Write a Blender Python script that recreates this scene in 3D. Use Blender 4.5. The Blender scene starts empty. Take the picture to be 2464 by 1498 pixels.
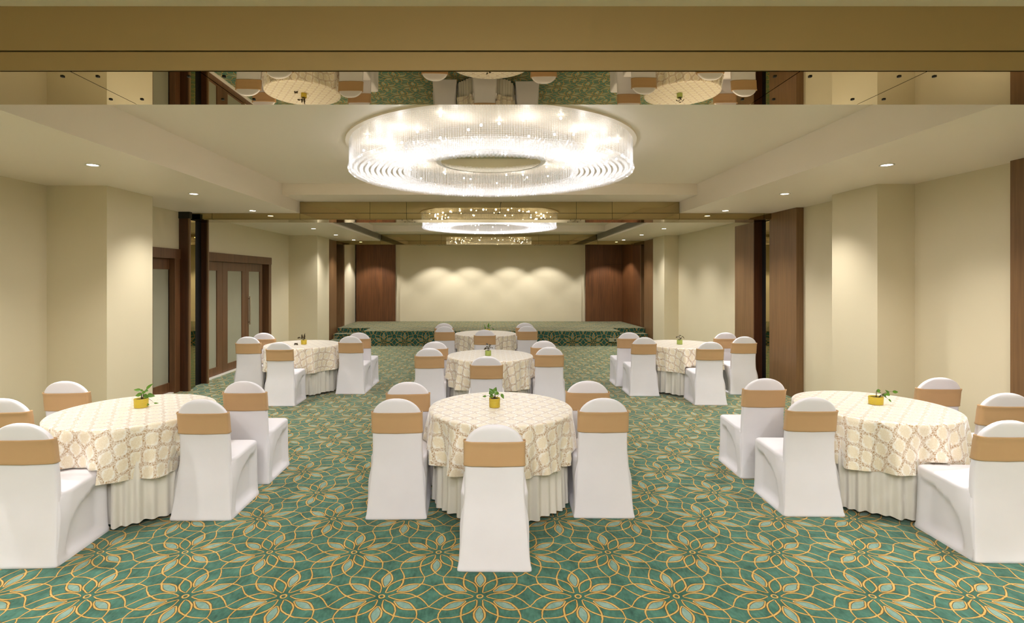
import bpy, bmesh, math, random
from mathutils import Vector, Matrix
R = random.Random(7)
PI = math.pi
SC = bpy.context.scene
COL = SC.collection
CAMH = 1.85

# ------------------------------------------------------------------ helpers
def lin(h):
    h = h.lstrip('#')
    o = []
    for i in (0, 2, 4):
        c = int(h[i:i+2], 16) / 255
        o.append(c / 12.92 if c <= .04045 else ((c + .055) / 1.055) ** 2.4)
    return (o[0], o[1], o[2], 1.0)

def sstep(a, b, x):
    t = max(0.0, min(1.0, (x - a) / (b - a)))
    return t * t * (3 - 2 * t)

class MB:
    """collects geometry for ONE mesh"""
    def __init__(s):
        s.v = []; s.f = []; s.uv = []; s.has_uv = False
    def vert(s, p, uv=None):
        s.v.append(tuple(p)); s.uv.append(uv or (0, 0))
        if uv is not None: s.has_uv = True
        return len(s.v) - 1
    def quad(s, pts, uvs=None):
        ids = [s.vert(p, uvs[i] if uvs else None) for i, p in enumerate(pts)]
        s.f.append(ids)
    def box(s, x0, x1, y0, y1, z0, z1, uv=False):
        P = [(x0,y0,z0),(x1,y0,z0),(x1,y1,z0),(x0,y1,z0),(x0,y0,z1),(x1,y0,z1),(x1,y1,z1),(x0,y1,z1)]
        F = [(0,3,2,1),(4,5,6,7),(0,1,5,4),(1,2,6,5),(2,3,7,6),(3,0,4,7)]
        b = len(s.v)
        for p in P: s.vert(p)
        s.f += [[b+i for i in q] for q in F]
        return s
    def prism(s, poly, z0, z1):
        b = len(s.v); n = len(poly)
        for x, y in poly: s.vert((x, y, z0))
        for x, y in poly: s.vert((x, y, z1))
        for i in range(n):
            j = (i + 1) % n
            s.f.append([b+i, b+j, b+n+j, b+n+i])
        s.f.append([b+i for i in reversed(range(n))]); s.f.append([b+n+i for i in range(n)])
        return s
    def loft(s, loops, closed=True, cap0=False, cap1=False, uvs=None):
        n = len(loops[0]); b = len(s.v)
        for k, L in enumerate(loops):
            for i, p in enumerate(L):
                s.vert(p, uvs[k][i] if uvs else None)
        m = n if closed else n - 1
        for k in range(len(loops) - 1):
            for i in range(m):
                j = (i + 1) % n
                s.f.append([b+k*n+i, b+k*n+j, b+(k+1)*n+j, b+(k+1)*n+i])
        if cap0: s.f.append([b+i for i in reversed(range(n))])
        if cap1: s.f.append([b+(len(loops)-1)*n+i for i in range(n)])
        return s
    def lathe(s, prof, n=32, c=(0, 0, 0), cap0=False, cap1=False):
        loops = [[(c[0]+r*math.cos(2*PI*i/n), c[1]+r*math.sin(2*PI*i/n), c[2]+z) for i in range(n)] for r, z in prof]
        return s.loft(loops, True, cap0, cap1)
    def tube(s, pts, r, n=6, r1=None):
        loops = []
        for k, p in enumerate(pts):
            p = Vector(p)
            a = Vector(pts[max(k-1, 0)]); c = Vector(pts[min(k+1, len(pts)-1)])
            t = (c - a).normalized()
            u = t.orthogonal().normalized(); w = t.cross(u)
            rr = r if r1 is None else r + (r1 - r) * k / max(1, len(pts)-1)
            loops.append([tuple(p + u*rr*math.cos(2*PI*i/n) + w*rr*math.sin(2*PI*i/n)) for i in range(n)])
        return s.loft(loops, True, True, True)
    def ball(s, c, r, n=6, m=4, sz=1.0):
        b = len(s.v)
        s.v.append((c[0], c[1], c[2]-r*sz)); s.uv.append((0,0))
        for k in range(1, m):
            a = -PI/2 + PI*k/m
            for i in range(n):
                t = 2*PI*i/n
                s.v.append((c[0]+r*math.cos(a)*math.cos(t), c[1]+r*math.cos(a)*math.sin(t), c[2]+r*sz*math.sin(a))); s.uv.append((0,0))
        s.v.append((c[0], c[1], c[2]+r*sz)); s.uv.append((0,0))
        top = len(s.v) - 1
        for i in range(n):
            j = (i+1) % n
            s.f.append([b, b+1+j, b+1+i])
            for k in range(m-2):
                s.f.append([b+1+k*n+i, b+1+k*n+j, b+1+(k+1)*n+j, b+1+(k+1)*n+i])
            s.f.append([b+1+(m-2)*n+i, b+1+(m-2)*n+j, top])
    def mesh(s, name, mat=None, smooth=False, fix=False):
        me = bpy.data.meshes.new(name)
        me.from_pydata(s.v, [], s.f)
        if s.has_uv:
            lay = me.uv_layers.new(name='UVMap')
            flat = []
            for f in s.f:
                for i in f: flat += s.uv[i]
            lay.data.foreach_set('uv', flat)
        if fix:
            bm = bmesh.new(); bm.from_mesh(me)
            bmesh.ops.recalc_face_normals(bm, faces=bm.faces)
            bm.to_mesh(me); bm.free()
        if smooth:
            me.polygons.foreach_set('use_smooth', [True] * len(me.polygons))
        if mat: me.materials.append(mat)
        me.update()
        return me
    def build(s, name, mat, parent=None, smooth=False, fix=False, bevel=0, sub=0):
        o = bpy.data.objects.new(name, s.mesh(name, mat, smooth, fix))
        COL.objects.link(o)
        if parent: o.parent = parent
        if bevel:
            m = o.modifiers.new('bevel', 'BEVEL'); m.width = bevel; m.segments = 2; m.limit_method = 'ANGLE'
        if sub:
            m = o.modifiers.new('subd', 'SUBSURF'); m.levels = sub; m.render_levels = sub
        return o

def empty(name, loc=(0,0,0), rz=0):
    o = bpy.data.objects.new(name, None); COL.objects.link(o)
    o.location = loc; o.rotation_euler = (0, 0, rz); o.empty_display_size = .1
    return o
def tag(o, label=None, cat=None, group=None, kind=None):
    if label: o['label'] = label
    if cat: o['category'] = cat
    if group: o['group'] = group
    if kind: o['kind'] = kind
    return o
def struct(o, label=None):
    o['kind'] = 'structure'
    if label: o['label'] = label
    return o
def kids(o): return [c for c in COL.objects if c.parent == o]
def copy_tree(o, parent=None):
    c = o.copy(); COL.objects.link(c); c.parent = parent
    for ch in kids(o): copy_tree(ch, c)
    return c

# ------------------------------------------------------------------ materials
class E:
    """tiny expression layer over math nodes"""
    nt = None
    def __init__(s, sock): s.s = sock
    @staticmethod
    def op(o, *a, clamp=False):
        n = E.nt.nodes.new('ShaderNodeMath'); n.operation = o; n.use_clamp = clamp
        for i, x in enumerate(a):
            if isinstance(x, E): E.nt.links.new(x.s, n.inputs[i])
            else: n.inputs[i].default_value = x
        return E(n.outputs[0])
    def __add__(s, o): return E.op('ADD', s, o)
    __radd__ = __add__
    def __sub__(s, o): return E.op('SUBTRACT', s, o)
    def __rsub__(s, o): return E.op('SUBTRACT', o, s)
    def __mul__(s, o): return E.op('MULTIPLY', s, o)
    __rmul__ = __mul__
    def __truediv__(s, o): return E.op('DIVIDE', s, o)
def mx(a, b): return E.op('MAXIMUM', a, b)
def mn(a, b): return E.op('MINIMUM', a, b)
def absx(a): return E.op('ABSOLUTE', a)
def below(a, w, soft):   # 1 where a<w, soft edge
    return E.op('MULTIPLY_ADD', a, -1.0 / soft, w / soft + .5, clamp=True)
def frac_wrap(a, period):   # wrap to [-period/2, period/2)
    return E.op('WRAP', a, period / 2, -period / 2)
def mixc(f, a, b):
    n = E.nt.nodes.new('ShaderNodeMix'); n.data_type = 'RGBA'
    E.nt.links.new(f.s, n.inputs[0]) if isinstance(f, E) else setattr(n.inputs[0], 'default_value', f)
    for x, k in ((a, 6), (b, 7)):
        if isinstance(x, E): E.nt.links.new(x.s, n.inputs[k])
        else: n.inputs[k].default_value = x
    return E(n.outputs[2])
def noise(vec, scale, detail=2.0, rough=.5, out=0):
    n = E.nt.nodes.new('ShaderNodeTexNoise'); n.inputs['Scale'].default_value = scale
    n.inputs['Detail'].default_value = detail; n.inputs['Roughness'].default_value = rough
    if vec is not None: E.nt.links.new(vec.s, n.inputs['Vector'])
    return E(n.outputs[out])
def remap(a, lo, hi):
    n = E.nt.nodes.new('ShaderNodeMapRange'); n.clamp = True
    E.nt.links.new(a.s, n.inputs[0]); n.inputs[1].default_value = lo; n.inputs[2].default_value = hi
    return E(n.outputs[0])
def coord(kind='Object'):
    n = E.nt.nodes.new('ShaderNodeTexCoord'); return E(n.outputs[kind])
def scalevec(v, sx, sy, sz):
    n = E.nt.nodes.new('ShaderNodeMapping'); n.inputs['Scale'].default_value = (sx, sy, sz)
    E.nt.links.new(v.s, n.inputs['Vector']); return E(n.outputs[0])
def xyz(v):
    n = E.nt.nodes.new('ShaderNodeSeparateXYZ'); E.nt.links.new(v.s, n.inputs[0])
    return E(n.outputs[0]), E(n.outputs[1]), E(n.outputs[2])

def new_mat(name):
    m = bpy.data.materials.new(name); m.use_nodes = True
    E.nt = m.node_tree
    b = m.node_tree.nodes['Principled BSDF']
    return m, b
def setc(b, x, inp='Base Color'):
    if isinstance(x, E): E.nt.links.new(x.s, b.inputs[inp])
    else: b.inputs[inp].default_value = x
def bump(b, h, strength=.3, dist=.01):
    n = E.nt.nodes.new('ShaderNodeBump'); n.inputs['Strength'].default_value = strength; n.inputs['Distance'].default_value = dist
    E.nt.links.new(h.s, n.inputs['Height']); E.nt.links.new(n.outputs[0], b.inputs['Normal'])
def simple(name, hexc, rough=.5, metal=0.0, spec=.5, **kw):
    m, b = new_mat(name)
    b.inputs['Base Color'].default_value = lin(hexc); b.inputs['Roughness'].default_value = rough
    b.inputs['Metallic'].default_value = metal; b.inputs['Specular IOR Level'].default_value = spec
    for k, v in kw.items(): b.inputs[k].default_value = v
    return m

M = {}
def plaster(name, hexc, rough=.6, var=.05, fine=260):
    m, b = new_mat(name)
    c = lin(hexc); co = coord()
    n = noise(co, 1.3, 3)
    d = tuple(x * (1 - var) for x in c[:3]) + (1,)
    setc(b, mixc(n, c, d)); b.inputs['Roughness'].default_value = rough
    b.inputs['Specular IOR Level'].default_value = .25
    h = noise(scalevec(co, 1, 1, .25), fine, 2)
    bump(b, h, .06, .002)
    return m
M['wall'] = plaster('wallcovering_cream', '#ddd1b3')
M['ceil'] = plaster('ceiling_paint', '#f3e6d3', .42, .02)
M['beam'] = simple('bronze_panel', '#8d7546', .55, 0, .2)
M['seam'] = simple('seam_dark', '#15110c', .5)
M['white_metal'] = simple('white_enamel', '#e8e2d6', .35)
M['chrome'] = simple('brushed_steel', '#c8c4ba', .25, 1.0)
M['black'] = simple('black_plastic', '#121110', .4)

def mirror(name, c, rough=.01):
    m, b = new_mat(name)
    b.inputs['Base Color'].default_value = c; b.inputs['Metallic'].default_value = 1; b.inputs['Roughness'].default_value = rough
    return m
M['mirror'] = mirror('bronze_mirror', (.46, .37, .19, 1))
M['mirror_disc'] = mirror('bronze_mirror_pale', (.42, .37, .21, 1), .03)

def wood(name, dark, light, rough=.38):
    m, b = new_mat(name)
    co = coord()
    w = noise(scalevec(co, 1, 1, .04), 38, 4, .6)
    w2 = noise(scalevec(co, 1, 1, .12), 6, 3, .5)
    f = remap(w * .65 + w2 * .35, .32, .68)
    setc(b, mixc(f, lin(dark), lin(light)))
    b.inputs['Roughness'].default_value = rough
    bump(b, w, .08, .002)
    return m
M['wood'] = wood('walnut_veneer', '#573a22', '#765032')
M['wood_dark'] = wood('dark_walnut', '#3a2010', '#56311a')
M['wood_pale'] = wood('brown_oak_veneer', '#6b4e32', '#856441')
M['wood_red'] = wood('red_walnut_veneer', '#523119', '#784b27', .45)

# frosted glass of the doors: fine diagonal weave
m, b = new_mat('frosted_glass')
co = coord(); x, y, z = xyz(co)
d = E.op('PINGPONG', (y + z) * 90.0, 1.0)
setc(b, mixc(d * .25 + noise(co, 2.2, 2) * .4, lin('#a3a08a'), lin('#8b8872')))
b.inputs['Roughness'].default_value = .45; b.inputs['Coat Weight'].default_value = .25; b.inputs['Coat Roughness'].default_value = .25
M['frost'] = m

# ---- carpet: hexagonal lattice of twelve petalled stars, drawn in metres of UV
def carpet(name, lit_level=1.0, a=.571):
    m, b = new_mat(name)
    uv = coord('UV')
    nx = noise(uv, 26, 2, .5, 1)
    sx, sy, sz = xyz(nx)
    x, y, _ = xyz(uv)
    x = x + (sx - .5) * .010
    y = y + (sy - .5) * .010
    hy = a * math.sqrt(3)
    x1 = frac_wrap(x, a); y1 = frac_wrap(y, hy)
    x2 = frac_wrap(x - a / 2, a); y2 = frac_wrap(y - hy / 2, hy)
    l1 = x1 * x1 + y1 * y1; l2 = x2 * x2 + y2 * y2
    pick = E.op('LESS_THAN', l2, l1)
    X = x1 + (x2 - x1) * pick; Y = y1 + (y2 - y1) * pick
    rho = E.op('SQRT', X * X + Y * Y)
    phi = E.op('ARCTAN2', Y, X)
    psi = absx(frac_wrap(phi, PI / 3))
    u = rho * E.op('COSINE', psi); v = rho * E.op('SINE', psi)
    th = PI / 6 - psi
    up = rho * E.op('COSINE', th); vp = rho * E.op('SINE', th)
    def lens(u, u0, u1, hw, slope):
        t = (u - u0) / (u1 - u0)
        tc = E.op('ADD', t, 0.0, clamp=True)
        arc = E.op('SINE', tc * PI) * hw
        e_ = mx(u - u1, 0.0)
        ext = e_ * (hw * PI / (u1 - u0)) + e_ * e_ * slope
        return arc + ext, t
    fd, td = lens(u, .034, .203, .032, 7.2)
    fp, tp = lens(up, .088, .247, .031, 12.2)
    dd = absx(v - fd) * .86
    dp = absx(absx(vp) - fp) * .86
    # beyond the inner tips the two curves do not exist
    dd = dd + below(td, 0.0, .05) * 1.0
    dp = dp + below(tp, 0.0, .05) * 1.0
    ring = absx(rho - .0165)
    wl = .0036 + sx * .0018
    dmin = mn(dd, dp)
    wl = wl * E.op('MINIMUM', rho * 2.6 + .52, 1.12)
    gold = mx(below(dmin - wl, 0.0, .002), below(ring, .0042, .002))
    edge = mx(below(dmin - wl, .0032, .002), below(ring, .0068, .002))
    # fills
    streak = noise(scalevec(uv, 1.0, 1.0, 1), 9, 4, .65)
    fine = noise(scalevec(uv, 1.0, .35, 1), 60, 2, .5)
    t = remap(streak * .7 + fine * .3, .34, .66)
    base = mixc(t, lin('#235247'), lin('#528877'))
    lensfill = mixc(t, lin('#285d50'), lin('#508874'))
    pale = mixc(t, lin('#6a9487'), lin('#97b3a8'))
    cdark = mixc(t, lin('#1d4d40'), lin('#427a69'))
    ind = below(v - fd, 0.0, .002) * below(td, 1.0, .01) * (1.0 - below(td, 0.0, .01))
    inp_ = below(absx(vp) - fp, 0.0, .002) * below(tp, 1.0, .01) * (1.0 - below(tp, 0.0, .01))
    near = below(rho, .10, .05)
    c = mixc(near, base, cdark)
    c = mixc(ind, c, lensfill)
    c = mixc(inp_, c, pale)
    c = mixc(edge, c, lin('#57401b'))
    c = mixc(gold, c, mixc(t, lin('#c89f4f'), lin('#dcb870')))
    if lit_level != 1.0:  # painted shade: darkens the carpet colours, gold lines less
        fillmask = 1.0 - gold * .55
        c = mixc(fillmask * (1 - lit_level), c, lin('#04130d'))
    setc(b, c)
    b.inputs['Roughness'].default_value = .95; b.inputs['Specular IOR Level'].default_value = .1
    b.inputs['Sheen Weight'].default_value = .5; b.inputs['Sheen Roughness'].default_value = .4
    b.inputs['Sheen Tint'].default_value = lin('#e6ddc4')
    bump(b, noise(uv, 420, 2) * .6 + gold * .4, .35, .004)
    return m
M['carpet'] = carpet('flower_carpet')
M['carpet_shaded'] = carpet('flower_carpet_shaded', .5)  # same carpet with the stage riser's shade put into its colour

# ---- damask tablecloth
m, b = new_mat('damask_cloth')
uv = coord('UV')
nv = noise(uv, 18, 2, .5, 1); sx, sy, sz = xyz(nv)
x, y, _ = xyz(uv)
x = x + (sx - .5) * .016; y = y + (sy - .5) * .016
W, H = .072, .185
k = E.op('COSINE', y * (2 * PI / H)) * (W * .5)
sa_ = frac_wrap(x - k, 2 * W); sb_ = frac_wrap(x + k - W, 2 * W)
pk = E.op('LESS_THAN', absx(sb_), absx(sa_))
sg = sa_ + (sb_ - sa_) * pk
dl = absx(sg)
yw = frac_wrap(y, H / 7)
r1 = E.op('SQRT', (dl - .0095) * (dl - .0095) + yw * yw)
yw2 = frac_wrap(y + H / 14, H / 7)
r2 = E.op('SQRT', (dl - .014) * (dl - .014) + yw2 * yw2)
curl = mx(below(absx(r1 - .0066), .0015, .0014), below(absx(r2 - .0042), .0013, .0014))
band = below(dl, .017, .006)
stem = below(dl, .0016, .0016)
scroll = mx(mx(curl * .55, stem * .6), below(dl, .017, .012) * remap(noise(uv, 85, 2, .6), .47, .60))
cx = frac_wrap(x - W * 1.5, 2 * W); cy = frac_wrap(y, H)
cx2 = frac_wrap(x - W * .5, 2 * W); cy2 = frac_wrap(y - H / 2, H)
def blob(cx, cy):
    r = E.op('SQRT', cx * cx + (cy * .72) * (cy * .72)); an = E.op('ARCTAN2', cy, cx)
    return r + E.op('COSINE', an * 8.0) * .0035, r
bl1, ra1 = blob(cx, cy); bl2, ra2 = blob(cx2, cy2)
bl = mn(bl1, bl2); ra = mn(ra1, ra2)
pet = noise(uv, 110, 2, .6)
bloom = below(bl + (pet - .5) * .035, .036, .014)
veins = absx(E.op('SINE', ra * 420.0 + pet * 9.0))
ground = mixc(noise(uv, 6, 2), lin('#fbf8f1'), lin('#f7f2e6'))
c = mixc(band * .10, ground, lin('#d9ba86'))
c = mixc(bloom * .62, c, mixc(remap(veins, .2, .8), lin('#dcc18e'), lin('#f0e1c0')))
c = mixc(scroll * .95, c, lin('#b38a52'))
setc(b, c); b.inputs['Roughness'].default_value = .42; b.inputs['Specular IOR Level'].default_value = .5
b.inputs['Sheen Weight'].default_value = 1.0; b.inputs['Sheen Roughness'].default_value = .4
bump(b, noise(uv, 900, 1), .12, .001)
M['damask'] = m

def fabric(name, hexc, rough=.75, fine=700, sheen=.2):
    m, b = new_mat(name)
    co = coord(); c = lin(hexc)
    setc(b, mixc(noise(co, 7, 3), c, tuple(x * .94 for x in c[:3]) + (1,)))
    b.inputs['Roughness'].default_value = rough; b.inputs['Sheen Weight'].default_value = sheen
    b.inputs['Specular IOR Level'].default_value = .3
    bump(b, noise(co, fine, 2), .12, .001)
    return m
M['cover'] = fabric('stretch_white', '#f0edf2')
M['sash'] = fabric('stretch_tan', '#c8a275', .6)
M['skirt'] = fabric('skirt_white', '#e9e4da', .8, 220)
M['board'] = simple('table_board', '#8a6f50', .6)
M['pot_yellow'] = simple('glazed_yellow', '#ccb336', .35)
M['pot_green'] = simple('glazed_lime', '#a4b45e', .4)
M['soil'] = simple('soil', '#2e1d0f', .95)
def leafmat(name, c1, c2):
    m, b = new_mat(name)
    setc(b, mixc(noise(coord(), 40, 2), lin(c1), lin(c2))); b.inputs['Roughness'].default_value = .35
    b.inputs['Subsurface Weight'].default_value = 0.0
    return m
M['leaf'] = leafmat('leaf_green', '#3f6d1f', '#6f9a35')
M['leaf_dark'] = leafmat('leaf_bronze', '#2c2412', '#4d3d1e')
M['stem'] = simple('stem_brown', '#4a4020', .6)
M['grille'] = simple('grille_grey', '#b3aa96', .4, .2)
M['grille_dark'] = simple('grille_cavity', '#27221a', .8)

def emit(name, c, s):
    m = bpy.data.materials.new(name); m.use_nodes = True
    nt = m.node_tree; nt.nodes.clear()
    e = nt.nodes.new('ShaderNodeEmission'); e.inputs[0].default_value = c; e.inputs[1].default_value = s
    o = nt.nodes.new('ShaderNodeOutputMaterial'); nt.links.new(e.outputs[0], o.inputs[0])
    return m
M['lamp'] = emit('lamp_lens', (1, .93, .80, 1), 9)
M['bulb'] = emit('bulb_glow', (1, .95, .88, 1), 9)

# crystal: part clear, part milky, part mirror-bright
def crystal(name, clear):
    m = bpy.data.materials.new(name); m.use_nodes = True
    nt = m.node_tree; nt.nodes.clear()
    o_ = nt.nodes.new('ShaderNodeOutputMaterial')
    tr = nt.nodes.new('ShaderNodeBsdfTransparent'); tr.inputs[0].default_value = (1, 1, 1, 1)
    tl = nt.nodes.new('ShaderNodeBsdfTranslucent'); tl.inputs[0].default_value = (.97, .97, 1, 1)
    df = nt.nodes.new('ShaderNodeBsdfDiffuse'); df.inputs[0].default_value = (.95, .94, .96, 1)
    gl = nt.nodes.new('ShaderNodeBsdfAnisotropic'); gl.inputs[0].default_value = (1, 1, 1, 1); gl.inputs['Roughness'].default_value = .12
    m1 = nt.nodes.new('ShaderNodeMixShader'); m1.inputs[0].default_value = .45
    m2 = nt.nodes.new('ShaderNodeMixShader'); m2.inputs[0].default_value = .30
    m3 = nt.nodes.new('ShaderNodeMixShader'); m3.inputs[0].default_value = clear
    nt.links.new(tl.outputs[0], m1.inputs[1]); nt.links.new(df.outputs[0], m1.inputs[2])
    nt.links.new(m1.outputs[0], m2.inputs[1]); nt.links.new(gl.outputs[0], m2.inputs[2])
    nt.links.new(m2.outputs[0], m3.inputs[1]); nt.links.new(tr.outputs[0], m3.inputs[2])
    nt.links.new(m3.outputs[0], o_.inputs[0])
    return m
M['crystal'] = crystal('crystal_bead', .84)
M['crystal_ball'] = crystal('crystal_ball', .91)

# ------------------------------------------------------------------ the room
ZS, ZM, ZC, ZB = 2.93, 3.12, 3.287, 2.823     # side soffit, middle ceiling, coffer, beam underside
XL, XR = -3.14, 3.19                          # coffer sides
def wallbox(name, x0, x1, y0, y1, z0=0.0, z1=3.4, mat='wall', bevel=0, label=None):
    return struct(MB().box(x0, x1, y0, y1, z0, z1).build(name, M[mat], bevel=bevel), label)

# floor
fb = MB()
fb.quad([(-5.6,-4.2,0),(5.4,-4.2,0),(5.4,18,0),(-5.6,18,0)],
        [(-5.6+.048,-4.2-3.07),(5.4+.048,-4.2-3.07),(5.4+.048,18-3.07),(-5.6+.048,18-3.07)])
struct(fb.build('floor', M['carpet']), 'green carpet patterned with gold outlined flowers')

# ceilings
def ceil_box(x0, x1, y0, y1, z0, z1):
    return struct(MB().box(x0, x1, y0, y1, z0, z1).build('ceiling', M['ceil']))
BE = [(2.472, 2.97), (8.80, 9.27), (15.37, 15.87)]
segs = [(-4.2, 2.472, -3.3, 1.72), (2.97, 8.80, 3.6, 8.05), (9.27, 15.37, 9.95, 14.40)]
for y0, y1, c0, c1 in segs:
    ceil_box(-5.6, XL, y0, y1, ZS, 3.6)
    ceil_box(XR, 5.4, y0, y1, ZS, 3.6)
    ceil_box(XL, XR, y0, c0, ZM, 3.6)
    ceil_box(XL, XR, c1, y1, ZM, 3.6)
    ceil_box(XL, XR, c0, c1, ZC, 3.6)
ceil_box(-5.6, 5.4, 15.87, 18, ZS, 3.6)

# mirror clad beams
SX = [-5.55, -4.6, -3.14, -1.97, -1.36, 1.47, 2.07, 3.19, 4.6, 5.35]
for bi, (y0, y1) in enumerate(BE):
    bo = struct(MB().box(-5.6, 5.4, y0 + .012, y1 - .012, ZB + .012, 3.5).build('beam', M['seam']))
    g = .0025
    for i in range(len(SX) - 1):
        a, c = SX[i] + g, SX[i+1] - g
        MB().box(a, c, y0 + .020, y1 - .006, ZB, ZB + .010).build('mirror_panel', M['mirror'], bo)
    if bi == 0:
        MB().box(-5.55, 5.35, y0, y0 + .010, ZB, 2.908).build('lower_fascia', M['beam'], bo)
        MB().box(-5.55, 5.35, y0 - .004, y0 + .010, 2.914, 3.14).build('upper_fascia', M['beam'], bo)
    else:
        for i in range(len(SX) - 1):
            a, c = SX[i] + g, SX[i+1] - g
            if a < XL - .1 or c > XR + .1:
                MB().box(a, c, y0, y0 + .010, ZB + .012, ZS + .01).build('mirror_panel', M['mirror'], bo)
            else:
                MB().box(a, c, y0, y0 + .010, ZB + .012, ZS - .003).build('mirror_panel', M['mirror'], bo)
                MB().box(a, c, y0, y0 + .010, ZS + .003, ZM + .02).build('mirror_panel', M['mirror'], bo)
    # screw heads beside the seams
    sm = MB()
    for sx_ in (-1.97, -1.36, 1.47, 2.07):
        for dx in (-.085, .085):
            for yy in (y0 + .077, y1 - .095):
                sm.box(sx_+dx-.0065, sx_+dx+.0065, yy-.0065, yy+.0065, ZB - .005, ZB)
    sm.build('screw_heads', M['black'], bo)

# left walls
wallbox('wall_left', -5.6, -5.16, -4.2, 6.17)
wallbox('wall_left', -5.6, -4.457, 6.17, 7.01)
wallbox('wall_left', -5.6, -5.05, 7.01, 8.62, 2.31, 3.4)
wallbox('wall_left', -5.6, -5.10, 8.62, 9.3)
wallbox('wall_left', -5.6, -5.05, 9.30, 12.25, 2.31, 3.4)
wallbox('wall_left', -5.6, -5.05, 12.25, 13.36)
wallbox('wall_left', -5.6, -4.32, 13.36, 14.33)
wallbox('wall_left', -5.6, -4.66, 14.33, 16.0, mat='wood_dark')
wallbox('wall_left', -5.6, -4.40, 16.03, 16.9)
wallbox('wall_left', -5.6, -4.44, 16.9, 18)
# right walls
wallbox('wall_right', 4.90, 5.4, -4.2, 6.06)
wallbox('wall_right', 4.47, 5.4, 6.06, 6.86)
wallbox('wall_right', 4.83, 5.4, 6.86, 8.82)
wallbox('wall_right', 4.86, 5.4, 8.82, 9.4)
wallbox('wall_right', 4.82, 5.4, 9.4, 13.36)
wallbox('wall_right', 4.46, 5.4, 13.36, 14.27)
wallbox('wall_right', 4.80, 5.4, 14.27, 16.0, mat='wood_dark')
struct(MB().prism([(4.63,15.97),(5.4,15.97),(5.4,18),(4.43,18)], 0, 3.4).build('wall_right', M['wood_red']))
# back wall
YB = 17.6
wallbox('wall_back', -2.94, 3.11, YB, 18)
wallbox('wall_back', -3.09, -2.94, YB + .05, 18)
wallbox('wall_back', 3.11, 3.25, YB + .05, 18)
wallbox('wall_back', -4.40, -3.09, YB - .004, 18, mat='wood_red', label='left wood panelled part of the back wall')
wallbox('wall_back', 3.25, 4.6, YB - .004, 18, mat='wood_red', label='right wood panelled part of the back wall')
MB().box(3.9, 4.46, YB - .006, YB, 2.30, 2.306).build('wall_back', M['seam']); struct(COL.objects[-1])
wallbox('wall_rear', -5.6, 5.4, -4.4, -4.2)

# pillars / partition posts
def pillar(x0, x1, y0, y1, mat, z0=0.0, z1=ZS, label=None):
    return struct(MB().box(x0, x1, y0, y1, z0, z1).build('pillar', M[mat], bevel=.004), label)
p = pillar(-5.10, -4.90, 8.62, 8.66, 'wood_dark', label='dark walnut post beside the left glass doors')
MB().box(-4.90, -4.878, 8.62, 8.66, 0, ZB).build('edge_trim', M['wood_pale'], p)
MB().box(-5.05, -4.868, 8.605, 8.68, ZB, ZS).build('track_cap', M['black'], p)
p = pillar(-5.10, -4.935, 9.25, 9.29, 'wood_dark', 0, ZB, 'dark walnut post behind the mirrored gap on the left')
MB().box(-4.935, -4.912, 9.25, 9.29, 0, ZB).build('edge_trim', M['wood_pale'], p)
struct(MB().box(-5.10, -5.03, 8.945, 9.25, 0, ZB).build('pocket_lining', M['black']), 'black lining of the left partition pocket')
struct(MB().box(4.81, 4.95, 9.02, 9.27, 0, ZB).build('pocket_lining', M['black']), 'black lining of the right partition pocket')
pillar(4.72, 4.93, 8.08, 8.86, 'wood_pale', label='wide brown panel pillar on the right')
pillar(4.665, 4.95, 9.28, 9.98, 'wood_pale', 0, ZB, 'brown panel pillar behind the mirrored gap on the right')
pillar(4.668, 4.93, 9.265, 9.28, 'wood_dark', 0, ZB)
pillar(4.815, 4.92, 2.99, 4.87, 'wood_pale', label='brown panel at the right edge')
pillar(-4.75, -4.42, 14.34, 15.40, 'wood_pale', label='brown pillar left of the stage')
pillar(-4.75, -4.36, 15.90, 16.03, 'wood_pale', 0, ZB)
pillar(4.55, 4.9, 14.28, 15.40, 'wood_pale', label='brown pillar right of the stage')
pillar(4.60, 4.8, 15.88, 15.97, 'wood_pale', 0, ZB)
# mirrors in the partition pockets
def mir(name, label, x0, x1, y0, y1):
    o = MB().box(x0, x1, y0, y1, .01, ZB - .01).build(name, M['mirror']); tag(o, label, 'mirror'); return o
mir('wall_mirror', 'narrow bronze mirror between two dark posts on the left wall', -5.095, -4.96, 8.665, 8.94)
mir('wall_mirror', 'narrow bronze mirror between two brown pillars on the right wall', 4.745, 4.86, 8.865, 9.015)

# ------------------------------------------------------------------ doors (left wall, looking along +x)
def door(name, label, y0, y1, leaves, handle_at):
    d = struct(empty(name, (0, 0, 0)), label)
    fr = MB()
    fr.box(-5.25, -5.02, y0, y1, 2.16, 2.318)
    fr.box(-5.25, -5.03, y1 - .14, y1, 0, 2.16)
    fr.box(-5.25, -5.03, y0, y0 + .05, 0, 2.16)
    fr.build('door_frame', M['wood'], d, bevel=.004)
    MB().box(-5.25, -5.05, y0 + .05, y1 - .14, 0, .018).build('threshold', M['white_metal'], d)
    for i, (a, c, sl, sr) in enumerate(leaves):
        L = MB()
        xa, xb = -5.17, -5.12
        L.box(xa, xb, a, a + sl, .02, 2.158); L.box(xa, xb, c - sr, c, .02, 2.158)
        L.box(xa, xb, a + sl, c - sr, .02, .17); L.box(xa, xb, a + sl, c - sr, 1.99, 2.158)
        lf = L.build('door_leaf', M['wood'], d, bevel=.003)
        MB().box(xa + .015, xb - .018, a + sl - .005, c - sr + .005, .165, 1.995).build('glass_panel', M['frost'], lf)
        if i == handle_at:
            h = MB()
            h.box(xb + .03, xb + .05, a + .10, a + .13, .86, 1.46)
            h.box(xb, xb + .04, a + .105, a + .125, .90, .92); h.box(xb, xb + .04, a + .105, a + .125, 1.40, 1.42)
            h.build('handle', M['chrome'], lf, bevel=.002)
    return d
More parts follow.
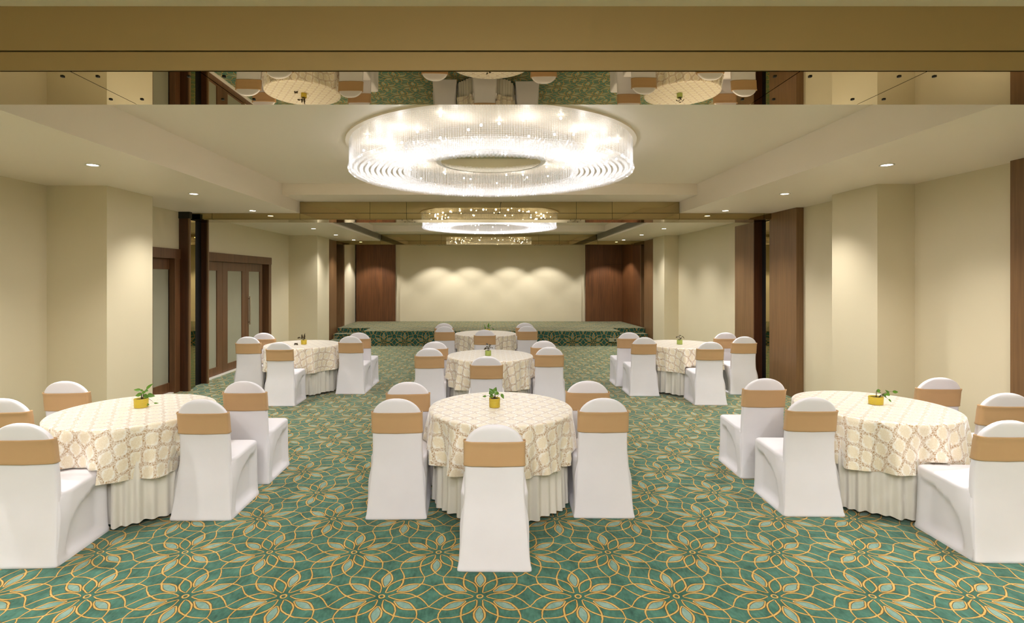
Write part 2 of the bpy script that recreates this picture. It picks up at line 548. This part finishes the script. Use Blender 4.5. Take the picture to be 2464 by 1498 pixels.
door('door_1', 'frosted glass wooden door behind the left cream column', 7.01, 8.62, [(7.06, 7.70, .12, .15), (7.705, 8.60, .36, .12)], 9)
door('door_2', 'row of frosted glass wooden doors behind the left table', 9.25, 12.25, [(9.30, 10.17, .36, .20), (10.175, 11.145, .205, .155), (11.15, 11.97, .15, .13)], 2)

# ------------------------------------------------------------------ stage
st = tag(empty('stage', (0, 0, 0)), 'low carpeted stage platform across the end of the hall', 'stage')
def step_block(x0, x1, y0, y1, z0, z1, ph, xb=None):
    q = MB(); xb = xb or x1
    q.quad([(x0,y0,z1),(x1,y0,z1),(xb,y1,z1),(x0,y1,z1)], [(x0+ph,y0),(x1+ph,y0),(xb+ph,y1),(x0+ph,y1)])
    q.quad([(x0,y0,z0),(x1,y0,z0),(x1,y0,z1),(x0,y0,z1)], [(x0-.015,z0-.096),(x1-.015,z0-.096),(x1-.015,z1-.096),(x0-.015,z1-.096)])
    for x, xe in ((x0, x0), (x1, xb)):
        q.quad([(x,y0,z0),(xe,y1,z0),(xe,y1,z1),(x,y0,z1)], [(y0,z0),(y1,z0),(y1,z1),(y0,z1)])
    return q
ZT = .407
step_block(-3.40, 3.59, 14.37, 15.30, .001, ZT, .1).build('platform_front', M['carpet_shaded'], st)
step_block(-4.355, 4.54, 15.27, YB - .01, .001, ZT, .1, 4.42).build('platform_rear', M['carpet_shaded'], st)
for nm, lab, x0, x1 in (('stage_steps', 'carpeted steps at the left end of the stage', -4.36, -3.402), ('stage_steps', 'carpeted steps at the right end of the stage', 3.592, 4.50)):
    s_ = tag(empty(nm, ((x0+x1)/2, 14.9, 0)), lab, 'steps')
    for k, (ya, zt) in enumerate(((14.47, .135), (14.87, .271))):
        o = step_block(x0 - s_.location.x, x1 - s_.location.x, ya - 14.9, 15.268 - 14.9, .001 if k == 0 else .136, zt, .3 * k).build('step', M['carpet_shaded'], s_)

def outlet(x, label):
    o = tag(empty('power_outlet', (x, 14.37, .165)), label, 'outlet', 'outlets on the stage riser')
    MB().box(-.115, .115, -.03, .0, -.05, .05).build('outlet_box', M['chrome'], o, bevel=.006)
    MB().box(.03, .07, -.033, -.029, -.022, .018).build('socket', M['black'], o)
    return o
outlet(3.40, 'steel outlet box on the stage riser at the right')
outlet(-3.33, 'steel outlet box on the stage riser at the left')

# ------------------------------------------------------------------ air grilles on the far coffer sides
def grille(x, sgn, label):
    g = tag(empty('vent_grille', (x, 12.6, 3.04)), label, 'vent', 'long air grilles')
    L = 2.72
    a = lambda v: (min(0, sgn * v), max(0, sgn * v))
    x0, x1 = a(.006)
    MB().box(x0, x1, -L, L, -.068, .068).build('backing', M['grille_dark'], g)
    x0, x1 = a(.03)
    f = MB(); f.box(x0, x1, -L, L, .064, .072); f.box(x0, x1, -L, L, -.072, -.064)
    f.box(x0, x1, -L, -L + .01, -.064, .064); f.box(x0, x1, L - .01, L, -.064, .064)
    f.build('frame', M['grille'], g)
    for k in range(8):
        z = -.055 + k * .0157
        MB().box(x0, x1, -L + .01, L - .01, z - .003, z + .003).build('blade', M['grille'], g)
grille(XL, 1, 'long slatted air grille on the left ceiling step')
grille(XR, -1, 'long slatted air grille on the right ceiling step')

# ------------------------------------------------------------------ downlights
def light(name, kind, loc, energy, parent=None, color=(1, .965, .93), **kw):
    l = bpy.data.lights.new(name, kind); l.energy = energy; l.color = color
    for k, v in kw.items(): setattr(l, k, v)
    o = bpy.data.objects.new(name, l); COL.objects.link(o); o.location = loc
    if parent: o.parent = parent
    return o
ring_me = MB().lathe([(.062, 0), (.064, -.008), (.046, -.006), (.044, .02)], 24).mesh('trim_ring', M['white_metal'], True)
lens_me = MB().lathe([(.046, 0), (.001, 0)], 24).mesh('lamp_lens', M['lamp'])
SPOT = 58.0
def downlight(x, y, label, energy=SPOT, size=1.95, blend=.95, z=ZS):
    d = tag(empty('downlight', (x, y, z)), label, 'ceiling light', 'recessed downlights')
    for nm, me, dz in (('trim_ring', ring_me, 0), ('lamp_lens', lens_me, -.004)):
        o = bpy.data.objects.new(nm, me); COL.objects.link(o); o.parent = d; o.location = (0, 0, dz)
    light('spot', 'SPOT', (0, 0, -.02), energy, d, spot_size=size, spot_blend=blend, shadow_soft_size=.045)
    return d
near_ = ['nearest', 'middle', 'farthest']
for side, x, nm in ((-1, -3.77, 'left'), (1, 3.80, 'right')):
    for k, y in enumerate((5.03, 6.76, 8.45)):
        downlight(x, y, f'{near_[k]} downlight in the {nm} ceiling of the front bay')
    for k, y in enumerate((9.85, 11.52, 13.2, 14.95)):
        downlight(x + .04 * side, y, ['first', 'second', 'third', 'fourth'][k] + f' downlight in the {nm} ceiling of the far bay')
    for k, y in enumerate((-1.5, .2, 1.8, 3.4)):
        downlight(x, y, f'downlight in the {nm} ceiling near the viewer')
for k, x in enumerate((-3.72, -1.70, -.62, .74, 1.94, 3.87)):
    downlight(x, YB - .80, ['outermost left', 'second from left', 'third from left', 'third from right', 'second from right', 'outermost right'][k] + ' downlight above the stage wall', 48, 1.80, .35)

# ------------------------------------------------------------------ ring chandeliers
CH_Z0 = 2.988   # underside
RO, RI = 1.50, .93
def chandelier(y, label):
    c = tag(empty('ring_chandelier', (.03, y, CH_Z0)), label, 'chandelier', 'ring chandeliers')
    H = ZC - CH_Z0
    q = MB(); q.lathe([(.60, H), (.60, H - .02), (1.545, H - .02), (1.545, H)], 96)
    q.build('ceiling_plate', M['ceil'], c)
    q = MB(); q.lathe([(.60, H - .02), (.60, H - .165), (.545, H - .175), (.545, H - .17)], 72)
    dr = q.build('centre_drum', M['white_metal'], c, smooth=False)
    q = MB(); q.lathe([(.545, H - .172), (.001, H - .172)], 72); q.build('mirror_disc', M['mirror_disc'], dr)
    for nm, rad, n in (('outer_bead_curtain', RO, 430), ('inner_bead_curtain', RI, 290)):
        q = MB(); nb = 17; h = (H - .03) / nb
        for i in range(n):
            t = 2 * PI * i / n
            rr = rad + R.uniform(-.004, .004)
            wid = .0095
            cx, cy = rr * math.cos(t), rr * math.sin(t)
            tx, ty = -math.sin(t), math.cos(t)
            for k in range(nb):
                z = .008 + (k + .5) * h
                b0 = len(q.v); hh = h * .52
                q.v += [(cx, cy, z - hh), (cx + tx*wid, cy + ty*wid, z), (cx + math.cos(t)*wid, cy + math.sin(t)*wid, z),
                        (cx - tx*wid, cy - ty*wid, z), (cx - math.cos(t)*wid, cy - math.sin(t)*wid, z), (cx, cy, z + hh)]
                q.uv += [(0, 0)] * 6
                for i1, i2 in ((1, 2), (2, 3), (3, 4), (4, 1)):
                    q.f.append([b0, b0+i2, b0+i1]); q.f.append([b0+i1, b0+i2, b0+5])
        tag(q.build(nm, M['crystal'], c), kind='stuff')
    q = MB(); rows = 11
    for k in range(rows):
        rad = RI + (RO - RI) * k / (rows - 1)
        br = .0245 if k in (0, rows - 1) else .021
        n = int(2 * PI * rad / (br * 1.75))
        sag = -.012 * math.sin(PI * k / (rows - 1))
        for i in range(n):
            t = 2 * PI * (i + .5 * (k % 2)) / n
            q.ball((rad * math.cos(t), rad * math.sin(t), sag + R.uniform(-.003, .003)), br, 6, 4)
    tag(q.build('bead_underside', M['crystal_ball'], c), kind='stuff')
    bm_ = MB().lathe([(.001, -.011), (.008, -.008), (.011, 0), (.008, .008), (.001, .011)], 12).mesh('bulb', M['bulb'], True)
    for i in range(48):
        t = 2 * PI * (i + .5) / 48
        rr = 1.36 if i % 2 else 1.06
        o = bpy.data.objects.new('bulb', bm_); COL.objects.link(o); o.parent = c
        o.location = (rr * math.cos(t), rr * math.sin(t), H - .05 - .05 * (i % 3))
    return c
c1 = chandelier(5.80, 'large ring chandelier of lit crystal beads in the front bay')
def chand_copy(y, label):
    c = copy_tree(c1); c.location.y = y; c['label'] = label; return c
c2 = chand_copy(11.98, 'ring chandelier of lit crystal beads in the far bay')
c0 = chand_copy(-.75, 'unseen ring chandelier added above the viewer for light')  # unseen copy, added to light the chair backs and front beam
CHE = 6.7
for c, e in ((c1, CHE), (c2, CHE), (c0, 17.5)):
    nl = 12 if c is c0 else 30
    for i in range(nl):
        t = 2 * PI * i / nl
        light('chandelier_lamp', 'SPOT', (1.21 * math.cos(t), 1.21 * math.sin(t), .235), e * 12 / nl, c, color=(1, .98, 1.0), shadow_soft_size=.018, spot_size=math.radians(172), spot_blend=.35)
    for i in range(12):
        t = 2 * PI * (i + .5) / 12
        light('chandelier_glow', 'POINT', (1.21 * math.cos(t), 1.21 * math.sin(t), .12), e * (.22 if c is c0 else .09), c, color=(1, .98, 1.0), shadow_soft_size=.012)

# ------------------------------------------------------------------ chairs
def interp(tab, z):
    for (a, va), (b_, vb) in zip(tab, tab[1:]):
        if z <= b_:
            t = (z - a) / (b_ - a); t = t * t * (3 - 2 * t) * .5 + t * .5
            return va + (vb - va) * t
    return tab[-1][1]
TW = [(0, .233), (.02, .231), (.15, .217), (.33, .203), (.48, .194), (.62, .191), (.80, .192)]
TY = [(0, 0.0), (.02, .002), (.2, .030), (.42, .058), (.55, .056), (.75, .030), (.93, -.006)]
CH_TOP = .925
def backhalf(z):
    if z <= .765: return interp(TW, z)
    t = min(1.0, (z - .765) / (CH_TOP - .765))
    return .192 * max(0.0, 1 - t ** 2.15) ** .5
def section(hw, y0, y1, z, n=28, ex=.22, dz=None):
    """rounded-rectangle loop"""
    L = []
    hy = (y1 - y0) / 2; cy = (y0 + y1) / 2
    for i in range(n):
        t = 2 * PI * i / n
        c, s = math.cos(t), math.sin(t)
        x = hw * math.copysign(abs(c) ** ex, c); y = hy * math.copysign(abs(s) ** .55, s)
        L.append((x, cy + y, z))
    return L
def backthick(z):
    return .034 + .022 * sstep(.25, .5, z) - .016 * sstep(.7, .92, z)
def make_chair():
    root = empty('banquet_chair')
    q = MB(); loops = []
    zs = [0, .008, .02, .035, .08, .15, .22, .29, .36, .43, .5, .57, .63, .69, .74, .78, .81, .84, .865, .885, .90, .912, .92, CH_TOP - .0008]
    for z in zs:
        e = .004 if z < .03 and z > .004 else 0
        hw = max(.004, backhalf(z)) + e; y0 = interp(TY, z) - e; th = backthick(z)
        if z > .90: th *= max(.15, (1 - ((z - .90) / (CH_TOP - .90)) ** 2) ** .5)
        yc = interp(TY, z) + backthick(z) / 2
        loops.append(section(hw, yc - th/2 - e, yc + th/2, z, 36, .16))
    q.loft(loops, True, True, True)
    q.build('backrest', M['cover'], root, smooth=True)
    # seat top and skirt of the cover share one outline, so the fabric runs over the rim
    crease = [(0, .080), (.1, .100), (.2, .135), (.28, .19), (.34, .29), (.385, .46), (.44, .60)]
    def outline(z, ins=0.0, zz=None):
        hem = .004 if z < .03 else 0
        wb = interp([(0, .229), (.15, .221), (.33, .222), (.44, .224)], z) + hem - ins
        wf = interp([(0, .226), (.2, .221), (.44, .219)], z) + hem - ins
        yf = interp([(0, .530), (.2, .522), (.44, .520)], z) + hem - ins
        yb = interp(TY, z) + .012
        zz = z if zz is None else zz
        L = []; ny = 34; rc = .034
        for sgn in (1, -1):
            seq = range(ny + 1) if sgn == 1 else range(ny, -1, -1)
            for i in seq:
                f = i / ny
                y = yb + (yf - rc - yb) * f
                w = wb + (wf - wb) * f
                kz = sstep(.26, .43, z) * (1 - sstep(0, .24, f))
                w += (backhalf(z) - .004 - ins - w) * kz
                dent = .036 * sstep(0, .045, y - interp(crease, z)) * sstep(0, .05, z - .012) * (1 - sstep(yf - .12, yf - .02, y))
                # the rim dips towards the back, as the seat is hollow there
                L.append((sgn * (w - dent), y, zz - (.022 * (1 - f) ** 2 if z > .42 else 0)))
            if sgn == 1:
                for an in (30, 60, 90):
                    L.append((wf - rc + rc * math.cos(math.radians(an)), yf - rc + rc * math.sin(math.radians(an)), zz))
                for i in range(1, 8):
                    L.append(((wf - rc) * (1 - 2 * i / 8), yf - .008 * math.sin(PI * i / 8) * sstep(.02, .1, z) * (z < .42), zz))
                for an in (90, 120, 150):
                    L.append((-(wf - rc) + rc * math.cos(math.radians(an)), yf - rc + rc * math.sin(math.radians(an)), zz))
        return L
    q = MB()
    top = [outline(.44, 0, .440), outline(.44, .0015, .450), outline(.44, .006, .458), outline(.44, .013, .463), outline(.44, .024, .4655), outline(.44, .06, .468), outline(.44, .14, .471)]
    q.loft(top, True, False, True)
    q.build('seat', M['cover'], root, smooth=True)
    q = MB()
    q.loft([outline(z) for z in (0, .01, .022, .034, .06, .10, .15, .20, .25, .29, .32, .35, .375, .40, .42, .44)])
    # the last ring must meet the seat rim exactly
    n_ = len(top[0]); q.v[-n_:] = top[0]
    q.build('skirt', M['cover'], root, smooth=True)
    # sash
    q = MB(); outer = []; inner = []
    K = [0, .04, .12, .3, .5, .7, .88, .96, 1.0]
    for k in K:
        z = .646 + (.812 - .646) * k
        e = .005 + (.0025 if k in (.04, .96) else 0)
        th = backthick(min(z, .80)); yc = interp(TY, z) + backthick(z) / 2
        L = section(.193 + e, yc - th/2 - e, yc + th/2 + e, z, 48, .16)
        outer.append([(x, y, zz + (.009 * (abs(x) / .193) ** 3 if k > .5 else .006 * (abs(x) / .193) ** 2 * (1 - 2*k)) + .0015 * math.sin(19 * x + 7 * k)) for x, y, zz in L])
    q.loft(outer)
    n0 = len(outer[0])
    o = q.build('sash', M['sash'], root, smooth=True)
    sm = o.modifiers.new('solid', 'SOLIDIFY'); sm.thickness = .003; sm.offset = -1
    return root

CH = {  # table: [(position, x, y(back foot), rot deg)]
 'T1': [('near', .040, 3.32, 0.5), ('near left', -.705, 4.04, -1), ('near right', .895, 4.06, 1), ('far left', -.715, 4.69, -4), ('far right', .90, 4.74, 3)],
 'T2': [('near', -.02, 6.23, 0), ('near left', -.78, 6.97, -2), ('near right', .825, 7.08, 2), ('far left', -.78, 7.69, -3), ('far right', .825, 7.80, 3)],
 'T3': [('near', -.06, 9.45, 0), ('near left', -.835, 10.09, -1), ('near right', .76, 10.18, 1), ('far left', -.905, 10.80, -2), ('far right', .765, 10.92, 2)],
 'T4': [('near', -2.99, 3.355, -2), ('near left', -3.75, 4.05, -3), ('near right', -2.195, 4.02, 0), ('far left', -3.81, 4.73, -4), ('far right', -2.20, 4.73, 0)],
 'T5': [('near', 3.40, 3.42, 1), ('near left', 2.53, 4.085, 1), ('near right', 4.19, 4.24, 3), ('far left', 2.565, 4.86, 1), ('far right', 4.215, 4.90, 4)],
 'T6': [('near', -3.02, 7.60, 0), ('near left', -3.80, 8.32, -3), ('near right', -2.20, 8.40, 1), ('far left', -3.80, 8.91, -3), ('far right', -2.20, 8.96, 2)],
 'T7': [('near', 3.24, 7.66, 2), ('near left', 2.45, 8.25, 0), ('near right', 4.07, 8.35, 2), ('far left', 2.41, 8.99, 0), ('far right', 4.05, 8.97, 3)],
}
TN = {'T1': 'front centre table', 'T2': 'second centre table', 'T3': 'centre table by the stage', 'T4': 'front table by the left wall',
      'T5': 'front table by the right wall', 'T6': 'table by the glass doors', 'T7': 'table by the brown pillars'}
chair0 = make_chair(); used = False
boxes = {}
for t, L in CH.items():
    for pos, x, y, rz in L:
        c = chair0 if not used else copy_tree(chair0); used = True
        c.location = (x, y, 0); c.rotation_euler = (0, 0, math.radians(-rz))
        where = {'near': 'near side of', 'near left': 'near left of', 'near right': 'near right of', 'far left': 'far left of', 'far right': 'far right of'}[pos]
        tag(c, f'white covered chair, tan band, {where} the {TN[t]}', 'chair', 'covered banquet chairs')
        boxes.setdefault(t, []).append((x, y, math.radians(-rz)))

# ------------------------------------------------------------------ tables
TB = {'T1': (.105, 4.47), 'T2': (.03, 7.47), 'T3': (-.05, 10.43), 'T4': (-2.93, 4.38), 'T5': (3.30, 4.53), 'T6': (-3.06, 8.72), 'T7': (3.21, 8.74)}
ZTOP = .76
def push(t, cx, cy, wx, wy, z, m):
    """draw a cloth point in towards the table centre until it clears the chairs"""
    for bx, by, ra in boxes[t]:
        for _ in range(60):
            dx, dy = wx - bx, wy - by
            lx = dx * math.cos(-ra) - dy * math.sin(-ra); ly = dx * math.sin(-ra) + dy * math.cos(-ra)
            hit = (abs(lx) < .232 + m and -.01 - m < ly < .535 + m and z < .47 + m) or (abs(lx) < .20 + m and -.03 - m < ly < .085 + m and z < CH_TOP)
            if not hit: break
            wx = cx + (wx - cx) * .985; wy = cy + (wy - cy) * .985
    return wx, wy
for t, (cx, cy) in TB.items():
    rr = random.Random(t)
    tb = tag(empty('banquet_table', (cx, cy, 0)), f'round table with white pleated skirt, the {TN[t]}', 'table', 'round banquet tables')
    MB().lathe([(.001, ZTOP - .028), (.585, ZTOP - .028), (.59, ZTOP - .016), (.585, ZTOP - .004), (.001, ZTOP - .004)], 64).build('tabletop', M['board'], tb)
    for k in range(4):
        a = PI / 4 + k * PI / 2
        MB().tube([(.30*math.cos(a), .30*math.sin(a), 0), (.30*math.cos(a), .30*math.sin(a), ZTOP - .03)], .014, 8).build('leg', M['chrome'], tb)
    # pleated skirt
    N = 432; loops = []
    ph = [rr.uniform(0, 6.28) for _ in range(6)]
    for k, z in enumerate([ZTOP - .03, .60, .45, .33, .22, .12, .06, .03]):
        d = (ZTOP - z) / ZTOP
        L = []
        for i in range(N):
            a = 2 * PI * i / N
            w = math.sin(44 * a + 1.6 * math.sin(5 * a + ph[0]) + ph[1]) + .45 * math.sin(27 * a + ph[2] + 1.2 * math.sin(3 * a + ph[3]))
            rad = .548 + .012 * d + (.006 + .012 * d) * w
            wx, wy = push(t, cx, cy, cx + rad * math.cos(a), cy + rad * math.sin(a), z, .012)
            zz = z + (.008 * math.sin(9 * a + ph[4]) if k == 7 else 0)
            L.append((wx - cx, wy - cy, zz))
        loops.append(L)
    MBs = MB().loft(loops); MBs.build('table_skirt', M['skirt'], tb, smooth=True)
    # damask cloth
    N = 300; loops = []; uvs = []
    cl_r = .603
    nf = rr.choice([13, 14, 15])
    ph = [rr.uniform(0, 6.28) for _ in range(8)]
    ca, sa = math.cos(rr.choice([0, .1, -.08])), math.sin(rr.choice([0, .1, -.08]))
    prof = [(.004, 0, 0), (.15, 0, 0), (.3, 0, 0), (.45, 0, 0), (.55, 0, 0), (.585, 0, 0), (.597, -.003, .02), (.603, -.010, .05)]
    for j in range(1, 15): prof.append((.603, -.010 - .375 * j / 14, .05))
    for r_, dz, f in prof:
        L = []; U = []
        drop = max(0, -dz - .010) / .375
        for i in range(N):
            a = 2 * PI * i / N
            w = math.sin(nf * a + ph[0] + .9 * math.sin(3 * a + ph[1])) * (.75 + .25 * math.sin(2 * a + ph[2])) + .28 * math.sin(2.0 * nf * a + ph[3] + math.sin(5 * a + ph[4]))
            rad = r_ + drop * .022 + .066 * drop ** .9 * w
            rad += .008 * drop * math.sin(7 * a + ph[5])
            zz = ZTOP + dz + (.012 * math.sin(4 * a + ph[6]) + .010 * w) * drop ** 2
            wx, wy = cx + rad * math.cos(a), cy + rad * math.sin(a)
            if dz < -.02: wx, wy = push(t, cx, cy, wx, wy, zz, .006)
            L.append((wx - cx, wy - cy, zz))
            s_ = r_ - dz
            su, sv = s_ * math.cos(a), s_ * math.sin(a)
            U.append((su * ca - sv * sa + ph[7] * .1, su * sa + sv * ca))
        loops.append(L); uvs.append(U)
    q = MB().loft(loops, True, True, False, uvs)
    o = q.build('tablecloth', M['damask'], None, smooth=True); o.location = (cx, cy, 0)
    tag(o, f'cream and gold damask cloth draped over the {TN[t]}', 'tablecloth', 'damask tablecloths')

# ------------------------------------------------------------------ pot plants
def leaf_geo(q, base, tip, width, fold=.25, up=Vector((0, -1, .35))):
    base = Vector(base); tip = Vector(tip); ax = tip - base; L = ax.length; ax.normalize()
    n = (up - ax * up.dot(ax)); n.normalize(); sd = ax.cross(n)
    b0 = len(q.v)
    prof = [(0, 0), (.06, .55), (.2, .95), (.4, 1.0), (.6, .8), (.8, .45), (.93, .17), (1, .01)]
    for t, w in prof:
        c = base + ax * L * t - n * (.12 * L * t * t)
        for s_ in (-1, -.5, 0, .5, 1):
            off = sd * (width * .5 * w * s_) + n * (abs(s_) * width * fold * w * .5)
            p = c + off
            q.v.append(tuple(p)); q.uv.append((0, 0))
    for k in range(len(prof) - 1):
        for i in range(4):
            q.f.append([b0 + k*5 + i, b0 + k*5 + i + 1, b0 + (k+1)*5 + i + 1, b0 + (k+1)*5 + i])
def plant(x, y, label, pot, pr, ph_, leaves, leafm, oval=1.0, ribs=True):
    p = tag(empty('potted_plant', (x, y, ZTOP)), label, 'plant', 'table plants')
    q = MB(); prof = [(.001, .002), (pr * .95, .002)]
    n = 22
    for i in range(n + 1):
        t = i / n
        prof.append((pr * (.97 + .05 * t * (1 if ribs else 0)) + (.0016 * math.sin(t * 2 * PI * 7) if ribs else 0), .004 + t * (ph_ - .004)))
    prof += [(pr * .93, ph_), (pr * .92, ph_ - .012)]
    q.lathe(prof, 40)
    if oval != 1.0: q.v = [(a * oval, b_, c) for a, b_, c in q.v]
    po = q.build('pot', M[pot], p, smooth=True)
    q = MB().lathe([(pr * .93, ph_ - .010), (pr * .5, ph_ - .006), (.001, ph_ - .004)], 24)
    if oval != 1.0: q.v = [(a * oval, b_, c) for a, b_, c in q.v]
    q.build('soil', M['soil'], po, smooth=True)
    rr = random.Random(label)
    F = MB(); S = MB()
    for (ax, az, tx, tz, w) in leaves:
        dy = rr.uniform(-.025, .02)
        az, tz = az + ph_, tz + ph_
        b_ = (ax, dy, max(.006, az)); t_ = (tx, dy + rr.uniform(-.012, .012), max(.004, tz))
        leaf_geo(F, b_, t_, w, .25, Vector((rr.uniform(-.3, .3), -1, rr.uniform(.2, .7))))
        s0 = Vector((ax * .25 if abs(ax) < pr * 1.3 else math.copysign(pr * .5, ax), dy * .4, ph_ - .006)); s1 = Vector(b_)
        mid = (s0 + s1) / 2 + Vector((0, 0, .018 + .2 * abs(ax - s0.x)))
        pts = [s0.lerp(mid, k / 4).lerp(mid.lerp(s1, k / 4), k / 4) for k in range(5)]
        S.tube(pts, .0018, 5, .0012)
    fo = F.build('foliage', M[leafm], p, smooth=True)
    S.build('stems', M['stem'], fo, smooth=True)
    return p
G = [  # base x,z -> tip x,z , width (metres, relative to the pot rim)
 (-.006, .035, -.046, .078, .040), (.000, .050, .012, .092, .036), (.020, .060, .002, .030, .036), (-.012, .018, -.046, .006, .030),
 (.010, .040, .040, .038, .030), (-.070, .012, -.104, .010, .018), (.056, .036, .078, -.006, .026), (-.03, .03, -.044, .058, .03)]
plant(.055, 4.46, 'yellow pot of trailing leaves on the front centre table', 'pot_yellow', .046, .078, G, 'leaf')
GL = [(.006, .07, -.058, .078, .026), (.048, .080, .100, .128, .026), (.048, .074, .070, .066, .024), (.012, .066, -.022, .068, .016),
      (.010, .038, -.046, .024, .034), (.02, .030, .060, .004, .034), (.040, .026, .098, .012, .036), (.010, .050, .046, .056, .028),
      (.002, -.032, -.028, -.068, .022), (.036, -.048, .072, -.052, .022), (.096, -.044, .134, -.046, .012)]
plant(-2.925, 4.45, 'yellow pot of trailing leaves on the front left table', 'pot_yellow', .047, .076, GL, 'leaf', 1.18)
GR = [(-.008, .058, .028, .056, .020), (.014, .044, .056, .030, .018), (.116, .022, .084, .056, .026), (.110, .018, .060, .024, .026),
      (.092, .012, .050, .010, .024), (.128, .044, .184, .042, .026), (.104, -.024, .134, -.048, .018), (.072, .002, .094, -.010, .014), (-.004, .052, .004, .066, .018)]
plant(3.35, 4.56, 'yellow pot of trailing leaves on the front right table', 'pot_yellow', .049, .068, GR, 'leaf', 1.18)
G3 = [(.012, .03, .028, .125, .036), (-.052, .028, -.064, .092, .020), (-.048, -.004, -.046, .044, .022), (.04, .05, .075, .095, .014),
      (.02, .02, .044, .036, .020), (.10, .012, .124, -.028, .024), (.0, .04, .02, .08, .03)]
plant(-.01, 10.56, 'pot plant on the centre table nearest the stage', 'pot_yellow', .05, .072, G3, 'leaf')
D6 = [(-.015, .03, -.024, .10, .030), (.000, .03, .012, .115, .026), (.01, .03, .030, .080, .032), (-.02, .02, -.028, .054, .026), (.0, .02, .022, .050, .034),
      (-.058, .040, -.112, .030, .028), (-.028, .028, -.068, .030, .022), (.010, .02, .028, .020, .022)]
plant(-3.03, 8.68, 'yellow pot of dark leaves on the table by the doors', 'pot_yellow', .046, .072, D6, 'leaf_dark')
D7 = [(.004, .012, .026, .046, .024), (.0, .05, -.044, .056, .014), (-.044, .056, -.066, .036, .018), (.005, .074, .034, .066, .014), (.034, .066, .082, .020, .013), (-.004, .066, .01, .08, .010), (-.02, .0, -.02, .014, .012)]
plant(3.15, 8.68, 'lime pot with drooping dark stems on the far right table', 'pot_green', .046, .072, D7, 'leaf_dark', 1, False)
D2 = [(-.002, .075, -.030, .100, .026), (.012, .070, .044, .078, .026), (.008, .055, .040, .046, .024), (-.004, .050, -.032, .052, .022), (-.02, .040, -.062, .014, .028),
      (.050, .048, .066, .022, .012), (-.004, .02, .004, .050, .022), (.006, .02, .024, .026, .016)]
plant(0.0, 7.42, 'lime pot of dark leaves on the second centre table', 'pot_green', .044, .072, D2, 'leaf_dark', 1, False)
# a fallen sprig beside the pot on the table by the doors
q = MB()
for (a, b_, c, d) in ((0, 0, -.03, .02), (0, 0, .03, .014), (.01, 0, .04, -.012), (-.005, 0, -.03, -.01)):
    leaf_geo(q, (a, b_, .008), (c, d * .5, .03 if d > 0 else .006), .03)
o = q.build('leaf_sprig', M['leaf_dark'], None, True); o.location = (-3.125, 8.58, ZTOP + .004)
tag(o, 'fallen dark leaf sprig beside the pot on the table by the doors', 'leaf')
# fine cable hanging at the front of the mirrored beam
q = MB().tube([(.215, 8.79, 3.115), (.20, 8.785, 3.04), (.21, 8.785, 2.97), (.19, 8.785, 2.925), (.16, 8.788, 2.92)], .004, 6)
o = q.build('hanging_cord', M['black'], None, True); tag(o, 'short dark cable hanging against the mirrored beam under the chandelier', 'cable')

# ------------------------------------------------------------------ camera, world, view
cam = bpy.data.cameras.new('camera'); co_ = bpy.data.objects.new('camera', cam); COL.objects.link(co_)
co_.location = (0, 0, CAMH); co_.rotation_euler = (PI / 2, 0, 0)
cam.sensor_fit = 'HORIZONTAL'; cam.sensor_width = 36; cam.lens = 1270 / 2464 * 36
cam.shift_x = (1232 - 1174.5) / 2464; cam.shift_y = -(749 - 668.5) / 2464
cam.clip_start = .05; cam.clip_end = 100
SC.camera = co_
w = bpy.data.worlds.new('world'); SC.world = w; w.use_nodes = True
w.node_tree.nodes['Background'].inputs[0].default_value = (.9, .85, .75, 1); w.node_tree.nodes['Background'].inputs[1].default_value = .02
vs = SC.view_settings
vs.view_transform = 'Standard'; vs.look = 'None'; vs.gamma = 1; vs.use_curve_mapping = False
vs.exposure = 1.4
cy_ = SC.cycles
cy_.max_bounces = 8; cy_.diffuse_bounces = 4; cy_.glossy_bounces = 4; cy_.transparent_max_bounces = 12; cy_.transmission_bounces = 4
cy_.sample_clamp_indirect = 6; cy_.caustics_reflective = False; cy_.caustics_refractive = False
cy_.use_adaptive_sampling = True; cy_.adaptive_threshold = .065; cy_.adaptive_min_samples = 16
cy_.use_denoising = True
